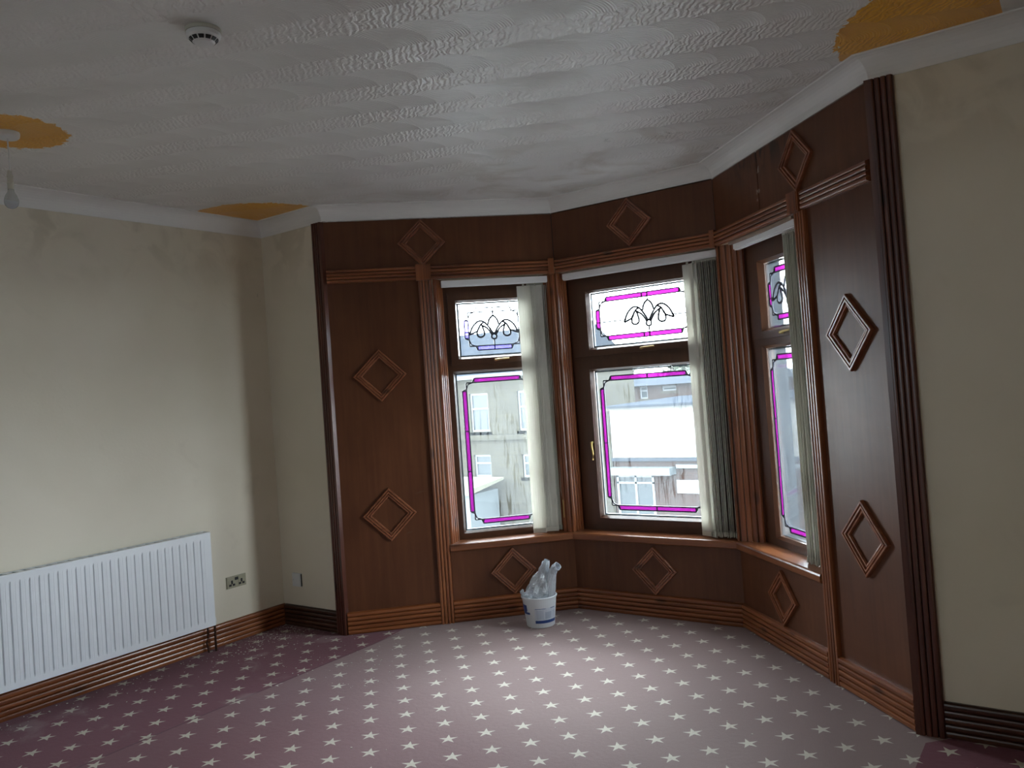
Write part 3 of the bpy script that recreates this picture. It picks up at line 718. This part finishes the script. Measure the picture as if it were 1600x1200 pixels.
# ------------------------------------------------------------------ radiator
def radiator():
    t = thing('radiator', 'white ribbed panel radiator on the left wall', 'radiator', T(XL, 0, 0))
    y0, y1, z0, z1 = 1.10, 2.975, .168, .738; xf = .100
    b = MB(); pr = []
    m = .022; pitch = .0465; nrib = int((y1-y0-2*m)/pitch); st = y0+m+((y1-y0-2*m)-nrib*pitch)/2
    pr = [(y0, 0), (y0+.004, .0)]
    for i in range(nrib):
        a = st+i*pitch
        pr += [(a, 0), (a+.003, -.007), (a+.0055, -.007), (a+.009, 0), (a+.024, .0005), (a+.027, -.0006), (a+.030, .0005)]
    pr += [(y1-.004, 0), (y1, 0)]
    flat = [(p[0], 0) for p in pr]
    ro = lambda P, z: [(xf+d, y, z) for y, d in P]+[(xf-.020, y, z) for y, d in reversed(P)]
    b.loft([ro(flat, z0), ro(flat, z0+.028), ro(pr, z0+.044), ro(pr, z1-.050), ro(flat, z1-.034), ro(flat, z1-.004), [(min(x, xf-.004), y, z1) for x, y, z in ro(flat, z1)]])
    b.build('front_panel', M_white, t)
    b = MB(); b.box(.022, .034, y0+.01, y1-.01, z0+.01, z1-.01); b.build('rear_panel', M_white, t)
    for yy in (y0, y1-.004):
        b = MB(); b.box(.02, xf-.002, yy, yy+.004, z0+.006, z1); b.build('side_cover', M_white, t)
    b = MB(); b.box(.020, .030, y0, y1, z1-.012, z1+.001); b.box(xf-.018, xf-.002, y0, y1, z1-.012, z1+.001); b.build('grille_rail', M_white, t)
    b = MB(); b.box(.036, .078, y0+.01, y1-.01, z1-.05, z1-.022); b.build('cavity_shade_plate', M_black, t)  # black plate painting the shade between the grille slats
    n = 34; me = None
    for i in range(n):
        y = y0+.03+(y1-y0-.06)*i/(n-1)
        if me is None:
            q = MB(); q.add([(.028, -.022, 0), (.028, .004, 0), (.084, .022, 0), (.084, -.004, 0), (.028, -.022, -.003), (.028, .004, -.003), (.084, .022, -.003), (.084, -.004, -.003)], [(0, 1, 2, 3), (7, 6, 5, 4), (0, 4, 5, 1), (1, 5, 6, 2), (2, 6, 7, 3), (3, 7, 4, 0)])
            o = q.build('grille_slat', M_white, t, Matrix.Translation((0, y, z1))); me = o.data
        else:
            o = bpy.data.objects.new('grille_slat', me); C.objects.link(o); o.parent = t; o.location = (0, y, z1)
    b = MB(); b.tube([(.06, y1-.012, z0+.03), (.06, y1+.012, z0+.03), (.06, y1+.018, z0+.02), (.06, y1+.018, .09), (.06, y1+.018, 0.0)], .0075); b.build('feed_pipe', M_darkpipe, t)
    b = MB(); b.tube([(.045, y1-.022, z0+.01), (.045, y1-.022, .10), (.038, y1-.030, .06), (.045, y1-.022, .0)], .0065); b.build('return_pipe', M_darkpipe, t)
    b = MB(); b.lathe([(.0, 0), (.011, 0), (.013, .02), (.010, .035), (0, .036)], 12, (.06, y1+.018, z0+.0)); b.build('valve_cap', M_plastic, t)
    for yy in (1.5, 2.6):
        b = MB(); b.box(0, .024, yy, yy+.03, z0+.06, z1-.06); b.build('wall_bracket', M_white, t)
radiator()

# ------------------------------------------------------------------ socket and blank plate
t = thing('wall_socket', 'aged metal double wall socket low on the left wall', 'socket', T(XL, 3.205, .375))
b = MB(); b.box(0, .005, -.073, .073, -.0375, .0375); b.box(.004, .008, -.070, .070, -.034, .034); b.build('face_plate', M_dim, t)
for yc in (-.036, .036):
    b = MB(); b.box(.007, .010, yc-.021, yc+.021, -.030, .012)
    b.build('socket_insert', M_dim, t)
    for dy, dz, w, h in ((0, .001, .0065, .011), (-.013, -.017, .009, .0065), (.013, -.017, .009, .0065)):
        b = MB(); b.box(.0095, .0108, yc+dy-w, yc+dy+w, dz-h, dz+h); b.build('pin_hole', M_black, t)
b = MB(); b.box(.007, .011, -.012, .012, .010, .028); b.build('rocker_switch', M_black, t)
t = thing('blanking_plate', 'small cream blanking plate beside the left post', 'plate', T(-4.415, YS, .311))
b = MB(); b.box(-.043, .043, -.010, 0, -.044, .044); b.box(-.039, .039, -.013, -.009, -.040, .040); b.build('cover_plate', M_plastic, t)
for dx in (-.030, .030):
    b = MB(); b.lathe([(0, 0), (.004, 0), (.0035, .002), (0, .0022)], 10); b.build('screw', M_plastic, t, Matrix.Translation((dx, -.013, 0)) @ Matrix.Rotation(PI/2, 4, 'X'))
b = MB(); b.box(.0435, .0445, -.010, -.001, -.040, .040); b.build('side_gap', M_black, t)

# ------------------------------------------------------------------ smoke detector and pendant
t = thing('smoke_detector', 'round white smoke detector on the textured ceiling', 'smoke detector', T(-2.276, 1.604, H))
b = MB(); b.lathe([(0, 0), (.056, 0), (.057, -.004), (.056, -.012), (0, -.012)], 40); b.build('mounting_base', M_cream, t, smooth=False)
b = MB(); b.lathe([(.052, -.012), (.055, -.014), (.054, -.026), (.048, -.030), (.046, -.031)], 40); b.lathe([(.046, -.031), (.034, -.043), (.030, -.047), (.010, -.049), (0, -.049)], 40); b.build('housing', M_plastic, t)
for i in range(12):
    a0 = 2*PI*i/12+.06; b = MB()
    arc = [a0+(.40)*q/4 for q in range(5)]
    inner = [(.0462*math.cos(a), .0462*math.sin(a), -.0325) for a in arc]; out = [(.0372*math.cos(a), .0372*math.sin(a), -.0415) for a in arc]
    b.loft([inner+[(p[0]*.96, p[1]*.96, p[2]) for p in reversed(inner)], out+[(p[0]*.95, p[1]*.95, p[2]) for p in reversed(out)]]); b.build('vent_slot', M_black, t)
px, py = -3.685, 1.601
t = thing('pendant_light', 'bare unlit bulb hanging from a white rose in the ochre circle', 'light', T(px, py, H))
b = MB(); b.lathe([(0, 0), (.047, 0), (.048, -.006), (.046, -.020), (.040, -.026), (0, -.027)], 32); b.build('ceiling_rose', M_plastic, t)
b = MB(); b.tube([(0, 0, -.026), (.001, 0, -.06), (.003, .001, -.10), (.001, .002, -.14), (.002, .001, -.18)], .003, 8); b.build('flex', M_plastic, t)
b = MB(); b.lathe([(0, -.165), (.008, -.165), (.011, -.185), (.0125, -.187), (.0125, -.192), (.0115, -.195), (.0115, -.215), (.0135, -.217), (.0135, -.222), (.0125, -.225), (.0125, -.245), (0, -.247)], 20, (.002, .001, 0)); b.build('lamp_holder', M_cream, t)
n = NM('frosted_bulb_glass'); M_bulb = n.done(n.bsdf((.72, .76, .80), .12, Transmission_Weight=.75, IOR=1.2))
b = MB(); b.lathe([(0, -.244), (.011, -.244), (.013, -.256), (.022, -.272), (.028, -.290), (.0285, -.300), (.025, -.314), (.016, -.324), (.006, -.328), (0, -.3285)], 24, (.002, .001, 0)); b.build('bulb', M_bulb, t, smooth=True)

# ------------------------------------------------------------------ bucket and bag
M_tub = plain('white_tub_plastic', (.66, .70, .73), .3, .03); M_blue = plain('blue_print', (.02, .06, .22), .35); M_lgrey = plain('label_grey_print', (.36, .42, .52), .4)
M_label = plain('label_pale', (.58, .63, .70), .35)
bx, by = -2.905, 4.215
toCam = math.atan2(-by, -bx)
t = thing('bucket', 'small white plastic tub with blue print, standing on the carpet under the windows', 'bucket', T(bx, by, 0, toCam))
b = MB(); rb, rt, hh = .088, .108, .185
prof = [(0, .0), (rb-.004, 0), (rb, .004)]+[(rb+(rt-rb)*q/5, .004+(hh-.008)*q/5) for q in range(1, 6)]+[(rt+.004, hh-.006), (rt+.006, hh), (rt+.003, hh+.005), (rt-.002, hh+.004), (rt-.006, hh-.004), (rb-.006, .008), (0, .008)]
b.lathe(prof, 48); b.build('tub', M_tub, t, smooth=False)
def wrap(name, a0, a1, z0, z1, mat, off=.0008, nseg=8):
    b = MB(); r = lambda z: rb+(rt-rb)*(z/hh)+off
    fr = lambda z: [(r(z)*math.cos(a0+(a1-a0)*q/nseg), r(z)*math.sin(a0+(a1-a0)*q/nseg), z) for q in range(nseg+1)]
    bk = lambda z: [((r(z)-off*.9)*math.cos(a0+(a1-a0)*q/nseg), (r(z)-off*.9)*math.sin(a0+(a1-a0)*q/nseg), z) for q in range(nseg, -1, -1)]
    b.loft([fr(z0)+bk(z0), fr(z1)+bk(z1)]); return b.build(name, mat, t)
dg = math.radians
wrap('label', dg(-20), dg(70), .030, .125, M_label, .0006)
wrap('print_band', dg(-20), dg(70), .032, .050, M_blue, .0016)
wrap('print_line', dg(-18), dg(20), .121, .1235, M_blue, .0016); wrap('print_line', dg(40), dg(60), .120, .1235, M_blue, .0016)
for i in range(7): wrap('print_line', dg(-14), dg(12), .060+i*.008, .063+i*.008, M_lgrey, .0014)
for i in range(6): wrap('print_line', dg(18), dg(44), .060+i*.007, .065+i*.007, M_lgrey, .0014)
for i in range(5): wrap('print_line', dg(50), dg(64), .062+i*.009, .065+i*.009, M_lgrey, .0014)
wrap('print_patch', dg(-86), dg(-52), .105, .142, M_blue, .0014); wrap('print_patch', dg(-84), dg(-40), .085, .098, M_blue, .0014); wrap('print_patch', dg(-80), dg(-56), .096, .108, M_blue, .0014)
b = MB(); b.tube([((rt+.006)*math.cos(a), (rt+.006)*math.sin(a), hh-.022-.030*math.sin((a-dg(100))/(dg(260)-dg(100))*PI)) for a in [dg(100+160*i/14) for i in range(15)]], .0022, 6); b.build('wire_handle', M_spacer, t)
n = NM('clear_crinkled_plastic'); v = n.coord()
nz = n.bump(n.noise(n.map(v, (20, 20, 8)), 2.2, 4, 1.2), .8, .02)
tr_ = n.n('ShaderNodeBsdfTransparent'); tr_.inputs[0].default_value = (.86, .9, .92, 1)
pb = n.bsdf((.78, .82, .86), .12, nz, Specular_IOR_Level=.9, Coat_Weight=.6)
m_ = n.n('ShaderNodeMixShader'); m_.inputs[0].default_value = .50; n.l(tr_.outputs[0], m_.inputs[1]); n.l(pb, m_.inputs[2]); M_bag = n.done(m_.outputs[0])
def crumple(pts, radii, squash, seed, seg=26):
    rnd = random.Random(seed); rings = []
    ph = [rnd.uniform(0, 6.28) for _ in range(6)]
    N = len(pts)*5
    P = []; Rr = []
    for i in range(N+1):
        u = i/N*(len(pts)-1); a = min(int(u), len(pts)-2); f = u-a; f = f*f*(3-2*f)
        P.append(Vector(pts[a]).lerp(Vector(pts[a+1]), f)); Rr.append((radii[a][0]*(1-f)+radii[a+1][0]*f, radii[a][1]*(1-f)+radii[a+1][1]*f))
    for i, (p, (ra, rb_)) in enumerate(zip(P, Rr)):
        ring = []
        for k_ in range(seg):
            an = 2*PI*k_/seg
            f = 1+.10*math.sin(3*an+ph[0]+i*.25)+.09*math.sin(5*an+ph[1]-i*.3)+.06*math.sin(8*an+ph[2]+i*.6)+rnd.uniform(-.035, .035)
            ring.append(p+Vector((ra*f*math.cos(an), rb_*f*math.sin(an), .006*math.sin(4*an+i))))
        rings.append(ring)
    return rings
# local x towards the camera, y to the camera's right when looking at it
bg_ = thing('plastic_bag', 'clear crumpled plastic sleeve stuffed in the white tub', 'plastic bag', T(bx, by, .0, toCam))
b = MB(); b.loft(crumple([(0, 0, .012), (0, 0, .15), (0, -.005, .20), (0, .015, .26), (-.005, .040, .33), (-.01, .058, .385)], [(.060, .060), (.085, .085), (.082, .086), (.055, .062), (.030, .036), (.022, .022)], 1, 3), caps=True)
b.build('bag_body', M_bag, bg_, smooth=False)
def openroll(pts, r, seed):
    rnd = random.Random(seed); b = MB(); rings = []
    for i, p in enumerate(pts):
        d = (Vector(pts[min(i+1, len(pts)-1)])-Vector(pts[max(i-1, 0)])).normalized(); a = d.cross(Vector((1, 0, 0))).normalized(); c = d.cross(a)
        rings.append([Vector(p)+(a*math.cos(2*PI*q/20)+c*math.sin(2*PI*q/20))*r[i]*(1+.10*math.sin(3*2*PI*q/20+i)+rnd.uniform(-.06, .06)) for q in range(20)])
    ins = [[c+(p-c)*.9 for p in ring] for ring, c in ((rg, sum((Vector(p) for p in rg), Vector())/20) for rg in reversed(rings))]
    b.loft(rings+ins, caps=False); return b
openroll([(.01, .050, .16), (.015, .066, .22), (.02, .080, .28), (.025, .092, .325), (.035, .112, .355), (.05, .130, .368)], [.045, .040, .032, .026, .024, .026], 4).build('rolled_tube', M_bag, bg_, smooth=False)
openroll([(.0, .035, .28), (0, .045, .33), (-.004, .055, .375), (-.004, .066, .40)], [.030, .024, .020, .017], 5).build('twisted_end', M_bag, bg_, smooth=False)
b = MB(); b.loft(crumple([(.02, -.086, .16), (.02, -.094, .195), (.02, -.104, .215), (.02, -.098, .228)], [(.018, .014), (.016, .013), (.012, .012), (.004, .005)], 1, 9, 12)); b.build('bag_corner', M_bag, bg_, smooth=False)

# ------------------------------------------------------------------ plaster debris on the carpet
b = MB(); rnd = random.Random(11)
def chip(x, y, s):
    a = rnd.uniform(0, 6.28); n_ = rnd.choice((4, 5)); h = s*.5
    pts = [(x+s*rnd.uniform(.6, 1.2)*math.cos(a+2*PI*i/n_), y+s*rnd.uniform(.5, 1.1)*math.sin(a+2*PI*i/n_)) for i in range(n_)]
    b.prism(pts, .0005, h)
for i in range(420):
    u = rnd.random()
    if u < .45: x, y = XL+.05+abs(rnd.gauss(0, .22)), YS-.04-abs(rnd.gauss(0, .30))
    elif u < .75: x, y = XL+.04+abs(rnd.gauss(0, .16)), rnd.uniform(1.6, 3.4)
    elif u < .92: x, y = rnd.uniform(-3.95, -3.1), rnd.uniform(2.9, 3.6)
    else: x, y = rnd.uniform(-3.6, -1.0), rnd.uniform(2.4, 4.3)
    if x < A0.x and y > YS-.03: continue
    if x > A0.x and y > YS and (x-A0.x) < (y-YS)+.05: continue
    chip(x, y, rnd.choice((.0022, .003, .0035, .005)))
chip(-4.12, 2.06, .011); chip(-4.03, 1.93, .008)
tag(b.build('plaster_debris', plain('plaster_crumbs', (.60, .55, .48), .8)), 'loose pale plaster crumbs scattered on the carpet by the left wall', 'debris', kind='stuff')

# ------------------------------------------------------------------ street outside
def brickmat(name, c1, c2, mortar, sc, bw=.5, rh=.25, rough=.9):
    n = NM(name); v = n.coord('Object'); X = n.xyz(v)
    x = n.n('ShaderNodeTexBrick'); n.l(n.vec(n.m('ADD', X[0], X[1]), X[2], 0.0), x.inputs['Vector'])
    n.put(c1, x.inputs['Color1']); n.put(c2, x.inputs['Color2']); n.put(mortar, x.inputs['Mortar'])
    x.inputs['Scale'].default_value = sc; x.inputs['Brick Width'].default_value = bw; x.inputs['Row Height'].default_value = rh; x.inputs['Mortar Size'].default_value = .012
    c = n.mix(n.noise(v, 2, 4), x.outputs[0], n.mix(.5, x.outputs[0], (.03, .03, .03)))
    return n.done(n.bsdf(c, rough, n.bump(x.outputs['Fac'], -.4, .01), Specular_IOR_Level=0.0))
M_stone = brickmat('pale_coursed_stone', (.030, .028, .020), (.024, .0225, .0165), (.019, .018, .014), 1, .45, .18)
M_brick = brickmat('red_brick', (.022, .009, .006), (.016, .007, .005), (.019, .016, .014), 1, .24, .08)
M_render = plain('white_render', (.068, .068, .063), .8, .12, 1.2)
M_slate = brickmat('blue_grey_slate', (.014, .019, .027), (.011, .015, .022), (.007, .009, .012), 1, .3, .2, .95)
M_upvc = plain('white_window_frame', (.068, .074, .080), .4)
M_win = plain('dark_window_glass', (.016, .021, .024), .3, Specular_IOR_Level=.2)
M_road = plain('wet_paving', (.11, .11, .107), .5, .2, 1)
M_grey = plain('grey_painted_metal', (.034, .042, .046), .6, .1, 2)
M_fascia = plain('cream_fascia', (.055, .054, .038), .6)
M_tree = plain('winter_foliage', (.022, .030, .018), .9, .4, 5)
GZ = -4.6; YF = 28.5
b = MB(); b.box(-90, 60, 5.6, 130, GZ-.2, GZ); struct(b.build('ground_street', M_road))
def far_window(root, x, z, w, h, y, depth=.12, mat=M_upvc, split=.42):
    b = MB(); f = .075
    for q in ((x, x+f, z, z+h), (x+w-f, x+w, z, z+h), (x+f, x+w-f, z, z+f), (x+f, x+w-f, z+h-f, z+h), (x+f, x+w-f, z+h*(1-split), z+h*(1-split)+f*.9)): b.box(q[0], q[1], y-.02, y+.06, q[2], q[3])
    fr = b.build('window_frame', mat, root)
    b = MB(); b.box(x+f*.5, x+w-f*.5, y+.03, y+.05, z+f*.5, z+h-f*.5); b.build('window_glass', M_win, fr)
    b = MB(); b.box(x-.12, x+w+.12, y-.10, y+.02, z-.16, z-.02); b.build('stone_ledge', M_stone, root)
def wall_with_holes(root, x0, x1, z0, z1, y, th, holes, mat, name='facade'):
    b = MB(); xs = sorted({x0, x1}|{h[0] for h in holes}|{h[0]+h[2] for h in holes}); zs = sorted({z0, z1}|{h[1] for h in holes}|{h[1]+h[3] for h in holes})
    for xa, xb in zip(xs[:-1], xs[1:]):
        for za, zb in zip(zs[:-1], zs[1:]):
            cx, cz = (xa+xb)/2, (za+zb)/2
            if not any(h[0] < cx < h[0]+h[2] and h[1] < cz < h[1]+h[3] for h in holes): b.box(xa, xb, y, y+th, za, zb)
    return b.build(name, mat, root)
def roof(root, x0, x1, y0, y1, z0, zr, mat):
    b = MB(); ym = (y0+y1)/2
    b.add([(x0, y0-.3, z0), (x1, y0-.3, z0), (x1, ym, zr), (x0, ym, zr), (x0, y1+.3, z0), (x1, y1+.3, z0)], [(0, 1, 2, 3), (3, 2, 5, 4), (0, 3, 4), (1, 5, 2), (0, 4, 5, 1)])
    b.build('slate_roof', mat, root)
def chimney(root, x, y, z, h, mat=None):
    b = MB(); b.box(x-.5, x+.5, y-.4, y+.4, z, z+h); b.box(x-.58, x+.58, y-.48, y+.48, z+h-.2, z+h); o = b.build('chimney_stack', mat or M_brick, root)
    for dx in (-.25, .25):
        q = MB(); q.lathe([(0, 0), (.14, 0), (.11, .45), (.13, .5), (0, .5)], 10, (x+dx, y, z+h)); q.build('chimney_pot', M_brick, o)
# stone terrace across the road
h1 = thing('stone_terrace', 'pale stone terraced house with white sash windows, seen through the left window', 'house', T(0, 0, 0))
holes = []
for x in (-25.55, -22.66, -20.05): holes += [(x, -.40, 1.02, 1.70), (x+.04, -2.40, .92, .97)]
wall_with_holes(h1, -31, -18.5, GZ, 2.05, YF, .35, holes, M_stone)
b = MB(); b.box(-31, -18.5, YF+.35, YF+8, GZ, 2.05); b.box(-18.5, -15.7, YF+.1, YF+3, GZ, .25); b.build('house_body', M_stone, h1)
for x, z, w, h in holes: far_window(h1, x, z, w, h, YF+.10, split=.42)
b = MB(); b.box(-31, -18.5, YF-.10, YF, -.78, -.55); b.build('string_course', M_stone, h1)
b = MB(); b.box(-31, -18.5, YF-.32, YF, 1.95, 2.12); b.build('gutter', M_grey, h1)
roof(h1, -31, -18.4, YF, YF+8, 2.1, 4.3, M_slate)
chimney(h1, -27.5, YF+4, 4.0, 1.3)
# flat-roofed lean-to in front of it
g = thing('grey_outbuilding', 'flat roofed grey outbuilding with pale fascia in front of stone house', 'outbuilding', T(0, 0, 0))
b = MB(); b.box(-23.6, -21.15, 26.2, YF-.36, GZ, -2.85)
b.build('shed_body', M_grey, g)
for i in range(6):
    b = MB(); b.box(-23.6+.41*i+.01, -23.6+.41*(i+1)-.01, 26.15, 26.2, GZ, -2.86); b.build('wall_sheet', M_grey, g)
b = MB(); b.add([(-23.7, 26.0, -2.85), (-21.05, 26.0, -2.85), (-20.8, YF-.35, -2.45), (-23.7, YF-.35, -2.45), (-23.7, 26.0, -2.62), (-21.05, 26.0, -2.62), (-20.8, YF-.35, -2.35), (-23.7, YF-.35, -2.35)], [(3, 2, 1, 0), (4, 5, 6, 7), (0, 1, 5, 4), (1, 2, 6, 5), (2, 3, 7, 6), (3, 0, 4, 7)]); b.build('flat_roof', M_fascia, g)
# rendered building
g = thing('rendered_building', 'low building with blank white rendered wall above a shopfront, seen through centre window', 'building', T(0, 0, 0))
wall_with_holes(g, -15.60, -5.5, GZ, -1.62, YF, .3, [(-15.55, -4.3, 1.65, 2.0)], M_brick, 'lower_brick_wall')
b = MB(); b.box(-15.60, -5.5, YF-.04, YF+.3, -1.62, .46); b.build('rendered_wall', M_render, g)
b = MB(); b.box(-15.60, -5.5, YF-.16, YF+.1, -1.72, -1.60); b.build('dark_gutter', M_slate, g)
b = MB(); b.box(-15.6, -12.95, YF-.6, YF-.0, -2.22, -1.95); b.build('shop_canopy', M_grey, g)
b = MB(); b.box(-12.9, -5.5, YF-.12, YF, -2.0, -1.86); b.build('fascia_board', M_grey, g)
b = MB()
for x in (-15.5, -14.72, -13.98): b.box(x, x+.09, YF-.02, YF+.06, -4.3, -2.3)
b.box(-15.5, -13.89, YF-.02, YF+.06, -2.62, -2.54); b.box(-15.5, -13.89, YF-.02, YF+.06, -2.36, -2.28)
b.build('shopfront_frame', M_upvc, g)
b = MB(); b.box(-15.55, -13.9, YF+.03, YF+.06, -4.3, -2.3); b.build('shop_glass', M_win, g)
b = MB(); b.box(-12.95, -11.4, YF-.05, YF, -2.95, -2.45); b.build('sign_panel', M_upvc, g)
b = MB(); b.box(-15.6, -5.5, YF+.3, YF+7, GZ, .4); b.build('building_body', M_render, g)
b = MB(); b.add([(-15.7, YF-.25, .46), (-5.3, YF-.25, .46), (-5.3, YF+7, .52), (-15.65, YF+7, .52), (-15.7, YF-.25, .36), (-5.3, YF-.25, .36), (-5.3, YF+7, .36), (-15.7, YF+7, .36)], [(0, 1, 2, 3), (7, 6, 5, 4), (0, 4, 5, 1), (1, 5, 6, 2), (2, 6, 7, 3), (3, 7, 4, 0)]); b.build('lean_roof', M_slate, g)
# brick terrace beyond
g = thing('brick_terrace', 'distant red brick terrace with slate roof above the white rendered wall', 'house', T(0, 0, 0))
wall_with_holes(g, -34, -6, -2, 1.0, 44, .3, [(-21.95, .22, .5, .75), (-20.5, .62, .9, .3)], M_brick)
for q in ((-21.95, .22, .5, .75), (-20.5, .62, .9, .3)): far_window(g, *q[:2], q[2], q[3], 44.08)
roof(g, -34, -6, 44, 52, 1.0, 1.45, M_slate); chimney(g, -25, 47, 1.2, .5)
def tree(x, y, z, r, h, label):
    t = thing('tree', label, 'tree', T(x, y, z)); rnd = random.Random(int(abs(x)*7))
    b = MB(); b.tube([(0, 0, 0), (.05, 0, h*.4), (0, .05, h*.75)], [.22, .16, .06], 8); b.build('trunk', M_tree, t)
    b = MB()
    for i in range(900):
        a, c = rnd.uniform(0, 2*PI), rnd.uniform(-1, 1); q = r*rnd.random()**.4; s = .42
        p = Vector((q*math.sqrt(1-c*c)*math.cos(a), q*math.sqrt(1-c*c)*math.sin(a), h*.72+q*c*.9)); u = Vector((rnd.gauss(0, 1), rnd.gauss(0, 1), rnd.gauss(0, 1))).normalized()*s; w = u.cross(Vector((rnd.gauss(0, 1), rnd.gauss(0, 1), 1))).normalized()*s
        b.add([p-u, p+w, p+u], [(0, 1, 2)])
    o = b.build('foliage', M_tree, t, fix=False); o['kind'] = 'stuff'
tree(-30.5, 57, GZ, 2.6, 6.6, 'dark bushy tree beyond the brick terrace, nearest the stone house')
tree(-25.0, 58, GZ, 2.5, 6.9, 'dark bushy tree beyond the brick terrace, above the white wall')
tree(-19.8, 57, GZ, 2.4, 6.4, 'dark bushy tree beyond the brick terrace, partly behind the blind')
